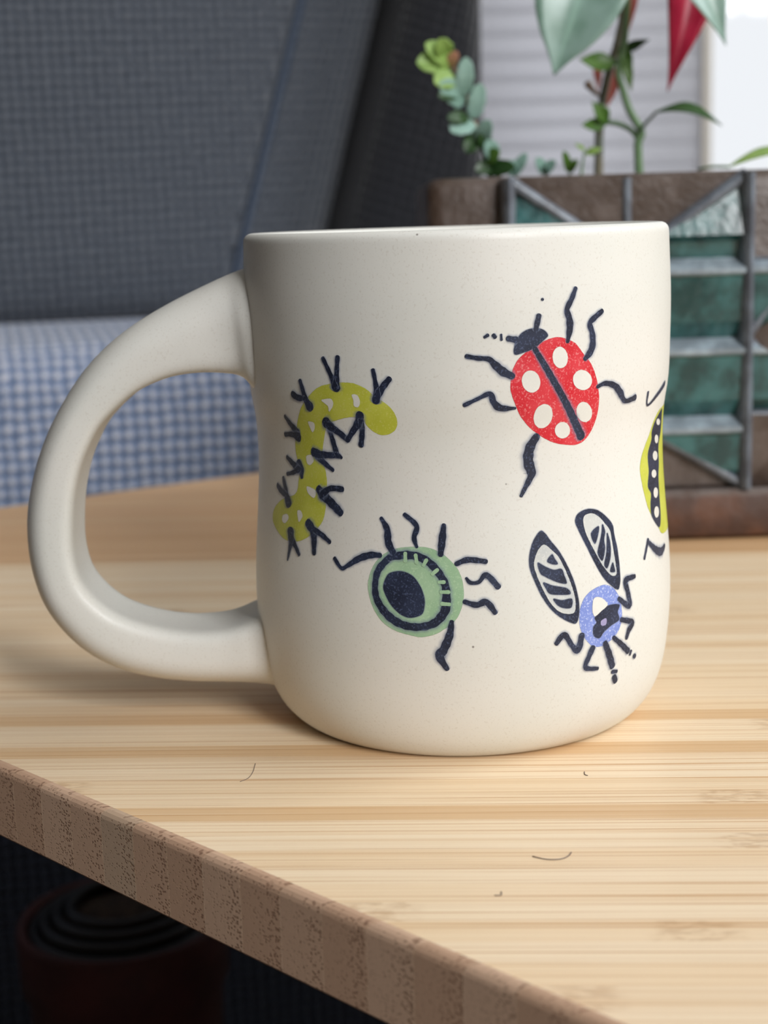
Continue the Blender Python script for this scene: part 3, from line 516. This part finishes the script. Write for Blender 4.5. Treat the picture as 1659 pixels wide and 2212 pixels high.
for s in d['spots']: fill('spot', s, M_bare, r_, .007, .06)
for s in d['strokes']['leg']: stroke('leg', s, M_navy, r_)
d = DRAW['ladybug']; r_ = fill('ladybug_drawing', d['body'], M_red, mug); r_['label'] = 'red ladybug drawing with pale spots'
for s in d['spots']: fill('spot', s, M_bare, r_, .007)
fill('head', d['head'], M_navy, r_, .007)
for s in d['strokes']['wing_line']: stroke('wing_line', s, M_navy, r_)
for s in d['strokes']['leg']: stroke('leg', s, M_navy, r_)
for s in d['strokes']['antenna']: stroke('antenna', s, M_navy, r_)
d = DRAW['beetle_round']; r_ = fill('round_bug_drawing', d['body'], M_sea, mug); r_['label'] = 'pale green round bug drawing with navy ring'
fill('centre_spot', d['pupil'], M_navy, r_, .007)
for s in d['strokes']['ring']: stroke('ring', s, M_navy, r_, .009)
for s in d['strokes']['pale_dash']: stroke('pale_dash', s, M_sea, r_, .013)
for s in d['strokes']['leg']: stroke('leg', s, M_navy, r_)
d = DRAW['fly']; r_ = fill('fly_drawing', d['body'], M_blue, mug); r_['label'] = 'blue fly drawing with veined wings'
for w, i, ps in zip(d['wings'], d['inner'], d['panels']):
    fill('wing', w, M_navy, r_); fill('wing_membrane', i, M_wing, r_, .007, .06)
    for p in ps: fill('wing_cell', p, M_navy, r_, .010, .05)
fill('dark_patch', d['dark'], M_navy, r_, .007); fill('pale_patch', d['patch'], M_bare, r_, .010, .05); fill('lilac_patch', d['lilac'], M_lilac, r_, .010, .04)
for s in d['strokes']['leg']: stroke('leg', s, M_navy, r_)
d = DRAW['beetle_edge']; r_ = fill('striped_beetle_drawing', d['body'], M_lime, mug); r_['label'] = 'yellow striped beetle drawing at the right edge'
fill('dark_band', d['band'], M_navy, r_, .007)
for s in d['spots']: fill('spot', s, M_bare, r_, .010, .05)
stroke('wing_line', [[(-9.5, 5.55, .05), (-9.0, 5.1, .10), (-8.8, 4.6, .11), (-9.0, 4.1, .10), (-9.5, 3.65, .05)]], M_navy, r_)
for s in d['strokes']['leg']: stroke('leg', s, M_navy, r_)

# ================================================================ planter, saucer
PX0, PX1, PY0, PY1, PZ0, PZ1 = 1.42, 19.2, 42.98, 54.0, .38, 10.2
def rr(x0, x1, y0, y1, r, z, n=5):
    out = []
    for cx, cy, a0 in ((x1 - r, y1 - r, 0), (x0 + r, y1 - r, 90), (x0 + r, y0 + r, 180), (x1 - r, y0 + r, 270)):
        for k in range(n + 1):
            a = R(a0 + 90 * k / n); out.append((cx + r * math.cos(a), cy + r * math.sin(a), z))
    return out
planter = thing('planter', 'rectangular ceramic planter with brown and teal relief tile pattern, behind the mug', 'planter')
def pr(i, z, r): return rr(PX0 + i, PX1 - i, PY0 + i, PY1 - i, max(.05, r), z)
autosmooth(loft('body', [pr(.25, PZ0, .3), pr(0, PZ0 + .25, .45), pr(0, PZ1 - .3, .45), pr(.08, PZ1 - .08, .45), pr(.3, PZ1, .4), pr(.6, PZ1, .35), pr(.85, PZ1 - .15, .3), pr(.9, 2, .3)], M_brown, planter), 50)
soil = loft('soil', [pr(.92, 8.0, .3), pr(.92, 9.55, .3), pr(2.2, 9.75, .3), pr(4.5, 9.7, .2)], M_soil, planter)
FY = PY0
def clip(poly, z0, z1):
    def half(p, f):
        o = []
        for a, b in zip(p, p[1:] + p[:1]):
            fa, fb = f(a), f(b)
            if fa >= 0: o.append(a)
            if fa * fb < 0: t = fa / (fa - fb); o.append((a[0] + (b[0] - a[0]) * t, a[1] + (b[1] - a[1]) * t))
        return o
    p = half(poly, lambda q: q[1] - z0)
    return half(p, lambda q: z1 - q[1]) if len(p) > 2 else []
def facet(poly, knots, mt, name='facet'):
    """Wedge tile on the planter's front: relief depth by height, cut to a polygon in (x, z)."""
    v, f = [], []
    def dep(z):
        for (za, da), (zb, db) in zip(knots, knots[1:]):
            if za - 1e-6 <= z <= zb + 1e-6: return da + (db - da) * (z - za) / (zb - za)
        return knots[-1][1] if z > knots[-1][0] else knots[0][1]
    for (za, _), (zb, _) in zip(knots, knots[1:]):
        p = clip(poly, za, zb)
        if len(p) < 3: continue
        b = len(v); n = len(p)
        v += [(x, FY - dep(z), z) for x, z in p] + [(x, FY + .06, z) for x, z in p]
        f.append(tuple(range(b, b + n))); f.append(tuple(range(b + n, b + 2 * n))[::-1])
        for i in range(n): f.append((b + i, b + (i + 1) % n, b + n + (i + 1) % n, b + n + i))
    return fix(mesh(name, v, f, mt, planter, smooth=False))
def ridge(x0, z0, x1, z1, w=.36, h=.42):
    L = math.hypot(x1 - x0, z1 - z0); tx, tz = (x1 - x0) / L, (z1 - z0) / L
    sec = [(-.5, -.15), (-.5, .35), (-.3, .85), (0, 1), (.3, .85), (.5, .35), (.5, -.15)]
    rings = [[(x - tz * w * a, FY - h * b, z + tx * w * a) for a, b in sec] for x, z in ((x0, z0), (x1, z1))]
    o = loft('ridge', rings, M_ridge, planter); return autosmooth(o, 70)
ZT, ZB = PZ1 - .12, 1.5
Z1, Z2, Z3 = 7.85, 5.65, 3.47
def louvre(poly, z0, z1, hi=.62):
    facet(poly, [(z0, .03), (z0 + .46, .38), (z1 - .52, hi * .78), (z1 - .46, hi * .86)], M_teal)
    facet(poly, [(z1 - .46, hi * .86), (z1 - .40, hi), (z1 - .28, hi), (z1, .04)], M_ledge, 'ledge')
def tile_x(xa, xb):
    xm = (xa + xb) / 2
    for x, s in ((xa, -1), (xb, 1)):
        facet([(xm, Z1), (x, Z1), (x, ZT)], [(Z1, .04), (Z1 + .45, .16), (Z1 + .62, .5), (ZT, .05)], M_teal)
        louvre([(xm, Z2), (x, Z2), (x, Z1), (xm, Z1)], Z2, Z1)
        louvre([(xm, Z3), (x, Z3), (x, Z2), (xm, Z2)], Z3, Z2)
        louvre([(xm, Z3), (x, ZB), (x, Z3)], ZB, Z3, .58)
        ridge(xm, Z1, x, ZT); ridge(xm, Z3, x, ZB)
    for za, zb in ((Z1, ZT), (ZB, Z3)): ridge(xm, za, xm, zb, .26, .22)
    facet([(xa + .15, ZT), (xm, Z1 + .1), (xb - .15, ZT)], [(Z1, .06), (ZT, .10)], M_brown, 'brown_facet'); facet([(xa + .15, ZB), (xb - .15, ZB), (xm, Z3 - .1)], [(ZB, .10), (Z3, .06)], M_brown, 'brown_facet')
def tile_d(xa, xb):
    xm = (xa + xb) / 2
    facet([(xa, Z1), (xm - 1.2, Z1), (xa, ZT)], [(Z1, .3), (ZT, .05)], M_brown, 'brown_facet'); facet([(xa, Z3), (xa, ZB), (xm - 1.2, Z3)], [(ZB, .1), (Z3, .3)], M_brown, 'brown_facet')
    for x in (xa, xb):
        louvre([(x, Z2), (x, Z1), (xm, Z1)], Z2, Z1); louvre([(x, Z2), (xm, Z3), (x, Z3)], Z3, Z2)
        ridge(x, Z2, xm, ZT); ridge(x, Z2, xm, ZB); ridge(x, Z1, xm, Z1, .3, .3); ridge(x, Z3, xm, Z3, .3, .3)
tile_x(3.64, 10.17); tile_d(10.17, 16.7)
for x in (3.64, 10.17, 16.7): ridge(x, ZB - .05, x, ZT + .05, .42, .70)
saucer = thing('saucer', 'brown rectangular ceramic saucer with a pale rim, under the planter', 'saucer')
def sr(i, z, r): return rr(PX0 - .58 + i, PX1 + .58 - i, PY0 - .58 + i, PY1 + .58 - i, r, z)
t = NT('saucer_glaze'); zc = t.n('ShaderNodeSeparateXYZ', {0: t.obj()}).outputs[2]; o_ = t.obj()
c_ = t.mix(t.sstep(t.noise(o_, 90, 3), .35, .65), srgb(92, 60, 42), srgb(70, 47, 35))
c_ = t.mix(t.math('MULTIPLY', t.sstep(zc, .0118, .0142), t.sstep(t.noise(o_, 160, 2), .2, .55, .3, .9)), c_, srgb(120, 112, 108))  # paler mottled grey towards the top of the rim
M_saucer = t.done(t.bsdf(c_, .5, Specular_IOR_Level=.25, Normal=t.bump(t.noise(o_, 320, 3), .3, .001)))
autosmooth(loft('saucer_body', [sr(.25, 0, .3), sr(0, .15, .45), sr(0, 1.28, .45), sr(.1, 1.4, .42), sr(.25, 1.44, .4), sr(.42, 1.38, .3), sr(.5, .40, .25)], M_saucer, saucer), 50)

# ================================================================ plants
M_lg = mat_leaf('fresh_green_leaf', srgb(96, 132, 56), srgb(76, 116, 44))
M_dg = mat_leaf('dark_green_leaf', srgb(44, 74, 38), srgb(58, 92, 46), .35)
M_mint = mat_leaf('waxy_mint_leaf', srgb(132, 168, 152), srgb(150, 184, 172), .35, .12)
M_pale = mat_leaf('pale_green_leaf_painted_sheen', srgb(122, 154, 140), srgb(146, 176, 166), .3, .15, .7)  # pale green with the window's sheen mixed into the base colour
M_ylw = mat_leaf('yellow_green_leaf', srgb(164, 196, 108), srgb(140, 178, 84), .45, .3)
M_spathe = mat_leaf('crimson_spathe', srgb(158, 18, 52), srgb(178, 34, 66), .35, .3)
M_coral = mat_leaf('coral_bract', srgb(226, 132, 120), srgb(230, 160, 150), .5, .35)
M_tan = mat_leaf('tan_young_leaf', srgb(186, 150, 112), srgb(196, 140, 118))
M_stem = mat_simple('green_stem', srgb(104, 132, 92), .5, srgb(84, 116, 72), 90)
M_woody = mat_simple('woody_stem', srgb(112, 104, 84), .6, srgb(84, 92, 78), 120)
M_twig = mat_simple('brown_twig', srgb(140, 112, 88), .6)
SHAPES = {'broad': [(0, .55), (.08, .9), (.22, 1), (.42, .98), (.62, .86), (.78, .58), (.9, .24), (1, .01)],
          'heart': [(0, .55), (.08, .9), (.22, 1), (.42, .88), (.62, .58), (.8, .28), (.92, .1), (1, .01)],
          'lance': [(0, .06), (.15, .5), (.38, 1), (.6, .86), (.8, .46), (.93, .15), (1, .01)],
          'round': [(0, .1), (.1, .6), (.25, .92), (.38, .86), (.52, 1), (.68, .84), (.82, .74), (.94, .4), (1, .04)]}
def leaf(name, base, tip, wid, mt, parent, shape='lance', fold=.25, curl=.1, face=(0, -1, .15), skew=0.0):
    b, tp = Vector(base), Vector(tip); ax = tp - b; L = ax.length; a = ax / L
    fc = Vector(face); side = a.cross(fc).normalized(); nrm = side.cross(a).normalized()
    if nrm.dot(fc) < 0: nrm = -nrm
    prof = cat(SHAPES[shape], 3); v, uv, f = [], [], []; nt = 9
    for s, w in prof:
        c = b + ax * s + nrm * curl * L * math.sin(math.pi * s)
        for j in range(nt):
            q = (j / (nt - 1) - .5) * 2; h = wid / 2 * w
            v.append(tuple(c + side * (q * h + skew * h * 0) + nrm * (fold * abs(q) ** 1.4 * h))); uv.append((s, j / (nt - 1)))
    for i in range(len(prof) - 1):
        for j in range(nt - 1):
            k = i * nt + j; f.append((k, k + 1, k + nt + 1, k + nt))
    o = mesh(name, v, f, mt, parent, uvs=uv)
    md = o.modifiers.new('thickness', 'SOLIDIFY'); md.thickness = .03 * S; md.offset = 0
    return o
ant = thing('anthurium', 'tall potted plant with pale heart leaves and crimson spathe, growing in the planter', 'plant', (8.0, 48.2, 0))
def A(x, y, z): return (x - 8.0, y - 48.2, z)
tube('stem', [A(6.97, 49, 9.6), A(7.0, 49, 10.4), A(7.05, 49, 11.95), A(7.28, 49, 13.2), A(7.61, 49, 14.3), A(7.83, 49, 15.5), A(7.97, 49, 17.2)], (.15, .11), M_woody, ant)
tube('stem', [A(8.1, 48, 9.6), A(8.09, 48, 10.33), A(8.06, 48, 11.18), A(8.16, 48, 11.52), A(7.81, 48, 12.14), A(7.6, 48, 12.76), A(7.46, 48, 13.37), A(7.67, 48, 14.3), A(7.87, 48, 17.4)], (.14, .09), M_stem, ant)
tube('petiole', [A(7.08, 48.6, 11.88), A(7.5, 48.4, 11.80), A(7.9, 48.2, 11.58), A(8.11, 48.05, 11.25)], (.07, .09), M_stem, ant)
tube('petiole', [A(8.08, 48, 11.5), A(8.28, 47.6, 11.8), A(8.49, 47.2, 12.06)], (.06, .04), M_stem, ant)
tube('petiole', [A(7.87, 48, 17.2), A(7.2, 46.8, 17.4), A(6.75, 45.1, 17.15)], (.08, .06), M_stem, ant)
tube('petiole', [A(7.87, 48, 16.2), A(8.4, 47, 16.6), A(8.84, 45.7, 15.95)], (.08, .06), M_stem, ant)
tube('petiole', [A(7.9, 48.5, 16.6), A(8.9, 48.4, 17.5), A(9.73, 48.1, 17.2)], (.08, .06), M_stem, ant)
leaf('leaf', A(6.75, 45, 17.2), A(5.10, 44.3, 12.95), 2.7, M_pale, ant, 'broad', .30, .06, (-.12, -1, .25))
leaf('leaf', A(8.75, 45.5, 16.6), A(10.08, 45.2, 13.7), 1.6, M_pale, ant, 'heart', .3, .06, (.2, -1, .2))
leaf('leaf', A(8.40, 47.2, 12.02), A(10.3, 46.6, 11.56), .62, M_dg, ant, 'lance', .3, .14, (-.1, -.55, 1))
leaf('leaf', A(7.49, 48.2, 13.62), A(6.28, 47.8, 13.68), .62, M_lg, ant, 'lance', .3, -.12, (0, -1, .4))
leaf('leaf', A(7.52, 48.2, 14.06), A(7.86, 47.9, 13.25), .42, M_lg, ant, 'lance', .3, .1)
leaf('leaf', A(7.55, 48.2, 13.9), A(8.42, 48, 14.22), .30, M_dg, ant, 'lance', .2, .1)
leaf('leaf', A(7.6, 48.1, 13.9), A(7.84, 47.9, 12.7), .34, M_lg, ant, 'lance', .2, .1)
leaf('leaf', A(7.13, 48, 11.8), A(6.30, 47.6, 11.75), .40, M_lg, ant, 'lance', .3, -.1)
leaf('leaf', A(7.15, 48, 11.8), A(6.62, 47.7, 12.44), .46, M_lg, ant, 'lance', .3, .1)
sp = leaf('spathe', A(9.73, 48, 17.2), A(8.88, 47.6, 12.65), 1.75, M_spathe, ant, 'heart', .5, .05, (.25, -1, .1)); sp['label'] = 'crimson hanging spathe'
for b, t_, w in (((8.2, 50, 17.0), (7.86, 49.9, 14.1), .62), ((7.08, 50, 13.95), (7.14, 49.9, 12.85), .26), ((7.66, 50, 13.6), (7.42, 49.9, 12.4), .42)):
    q = leaf('bract', A(*b), A(*t_), w, M_coral, ant, 'lance', .3, .06); q['label'] = 'coral pink bract'
tube('bud', [A(7.02, 49, 12.7), A(6.86, 49.4, 12.92), A(6.76, 49.6, 13.1)], (.05, .13), M_twig, ant)

sprig = thing('trailing_sprig', 'small sprig of scalloped mint and yellow-green leaves leaning out of the planter', 'plant', (3.6, 47, 0))
def B(x, y, z): return (x - 3.6, y - 47, z)
tube('stem', [B(3.85, 47, 9.6), B(3.7, 47, 10.43), B(3.5, 47, 10.8), B(3.0, 47, 11.98), B(2.72, 47, 12.89), B(2.26, 47, 13.9)], (.09, .05), M_twig, sprig)
SP = [((2.35, 13.55), (1.35, 13.62), .62, 'y'), ((2.35, 13.55), (1.62, 14.15), .5, 'y'), ((2.45, 13.2), (1.85, 13.0), .58, 'y'), ((2.25, 13.75), (2.0, 14.22), .52, 'y'), ((2.3, 13.5), (2.55, 13.9), .3, 't'),
      ((2.70, 12.65), (2.80, 13.72), .46, 'm'), ((2.75, 12.45), (2.0, 13.02), .62, 'm'), ((2.5, 12.7), (1.95, 12.6), .36, 'd'), ((2.98, 12.0), (3.22, 12.98), .46, 'm'), ((3.0, 11.95), (2.3, 11.62), .62, 'm'), ((2.85, 12.0), (2.2, 12.0), .34, 'd'),
      ((3.15, 11.3), (3.42, 11.92), .44, 'm'), ((3.2, 11.6), (2.75, 11.0), .5, 'd'), ((3.45, 11.0), (3.15, 11.55), .4, 'd'), ((3.3, 10.75), (3.72, 11.02), .40, 'l'), ((3.35, 10.45), (4.15, 10.55), .46, 'd'), ((3.6, 10.6), (3.0, 10.5), .4, 'd'), ((3.6, 10.8), (3.35, 11.35), .45, 'm')]
MS = {'y': M_ylw, 't': M_tan, 'm': M_mint, 'd': M_dg, 'l': M_lg}
for k, ((bx, bz), (tx, tz), w, m_) in enumerate(SP):
    leaf('leaf', B(bx, 47 - .1 * (k % 3), bz), B(tx, 46.6 - .12 * (k % 4), tz), w * 1.2, MS[m_], sprig, 'round', .12, .08, (.1 * ((k % 3) - 1), -1, .3))
GL = [((4.2, 47.2), [(4.0, 10.75, .42), (4.55, 10.95, .36), (4.3, 10.5, .4)], 'small mint seedling beside the foot of the leaning sprig'),
      ((5.05, 46.8), [(4.8, 10.8, .36), (5.35, 10.7, .34), (5.1, 10.55, .3)], 'small mint seedling right of the first at the planter rim'),
      ((5.75, 46.4), [(5.55, 10.95, .26), (5.95, 10.7, .24)], 'tiny green seedling before the grass blade in the planter')]
for k, ((x, yy), ls, lab) in enumerate(GL):
    r_ = thing('seedling', lab, 'seedling', (x, yy, 0), 0, 'seedlings along the planter rim')
    tube('stem', [(0, 0, 9.6), (.03, -.05, 10.1), (.0, -.1, 10.6)], .035, M_stem, r_, 6, 3)
    for tx, tz, w in ls: leaf('leaf', (0, -.1, 10.35), (tx - x, -.45, tz), w, (M_lg if k == 2 else M_mint), r_, 'round', .12, .1, (0, -1, .4))
gr = thing('grass_shoot', 'thin pale grass shoot with a yellow tip before the woody stem', 'plant', (6.05, 46, 0))
tube('blade', [(0, 0, 9.6), (.02, 0, 10.3), (.12, 0, 10.95)], (.06, .025), M_stem, gr, 6, 3)
leaf('leaf', (.10, -.02, 10.85), (.62, -.2, 10.98), .22, M_ylw, gr); leaf('leaf', (.12, -.02, 10.95), (-.2, -.2, 11.15), .12, M_ylw, gr)
fl = thing('lying_leaf', 'yellow-green leaf lying over the right part of the planter rim', 'leaf', (10.9, 43.6, 10.28))
leaf('leaf_blade', (-1.05, 0, .02), (1.5, .25, .28), .75, M_ylw, fl, 'lance', .15, .10, (0, -.3, 1)); tube('leaf_stalk', [(-1.05, 0, .02), (-1.5, .3, .04), (-1.8, .6, -.02)], .04, M_stem, fl, 6, 3)

# ================================================================ pot under the table
pot = thing('plant_pot', 'dark red clay pot on the floor in shadow below the table edge', 'pot', (-10.2, 53.5, FLOOR))
PH = -16 - FLOOR
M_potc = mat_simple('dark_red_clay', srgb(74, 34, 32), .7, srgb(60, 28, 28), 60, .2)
M_black = mat_simple('black_plastic_liner', srgb(26, 26, 28), .45)
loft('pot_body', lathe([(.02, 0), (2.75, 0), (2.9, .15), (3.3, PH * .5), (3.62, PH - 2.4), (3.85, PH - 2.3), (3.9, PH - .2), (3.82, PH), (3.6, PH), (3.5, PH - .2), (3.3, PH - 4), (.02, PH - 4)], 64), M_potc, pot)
for k, (rd, dz) in enumerate(((3.25, -.25), (2.85, .05), (2.4, .3), (1.9, .5))):
    pr_ = [(rd + .2 * math.cos(R(a)), PH + dz + .2 * math.sin(R(a))) for a in range(0, 361, 45)]
    loft('liner_coil', lathe(pr_, 48), M_black, pot, cap=False)
loft('pot_soil', lathe([(.02, PH + .35), (1.0, PH + .3), (1.9, PH + .1), (2.9, PH - .35), (3.36, PH - .9), (3.3, PH - 1.6), (.02, PH - 1.6)], 48), M_soil, pot)

# ================================================================ fibres lying on the table
M_hair = mat_simple('grey_fibre', srgb(120, 104, 96), .6)
FB = [('stray_fibre', [(2.01, 21.08), (2.2, 20.96), (2.4, 20.95), (2.53, 21.05), (2.59, 21.18)], .009, 'curved grey hair lying on the table in front of the mug'),
      ('stray_fibre', [(-2.36, 25.35), (-2.37, 24.94), (-2.43, 24.64), (-2.55, 24.5)], .006, 'thin dark hair on the table left of the mug base'),
      ('stray_fibre', [(3.22, 24.46), (3.21, 24.33), (3.25, 24.28)], .008, 'tiny hooked fibre on the table just before the mug base'),
      ('stray_fibre', [(1.36, 19.81), (1.45, 19.81), (1.46, 19.92)], .008, 'tiny hooked fibre on the table nearest the front edge')]
for nme, pts, rad, lab in FB:
    tag(tube(nme, [(x, yy, rad * .9) for x, yy in pts], rad, M_hair, None, 5, 4), lab, 'fibre', 'stray fibres on the table')
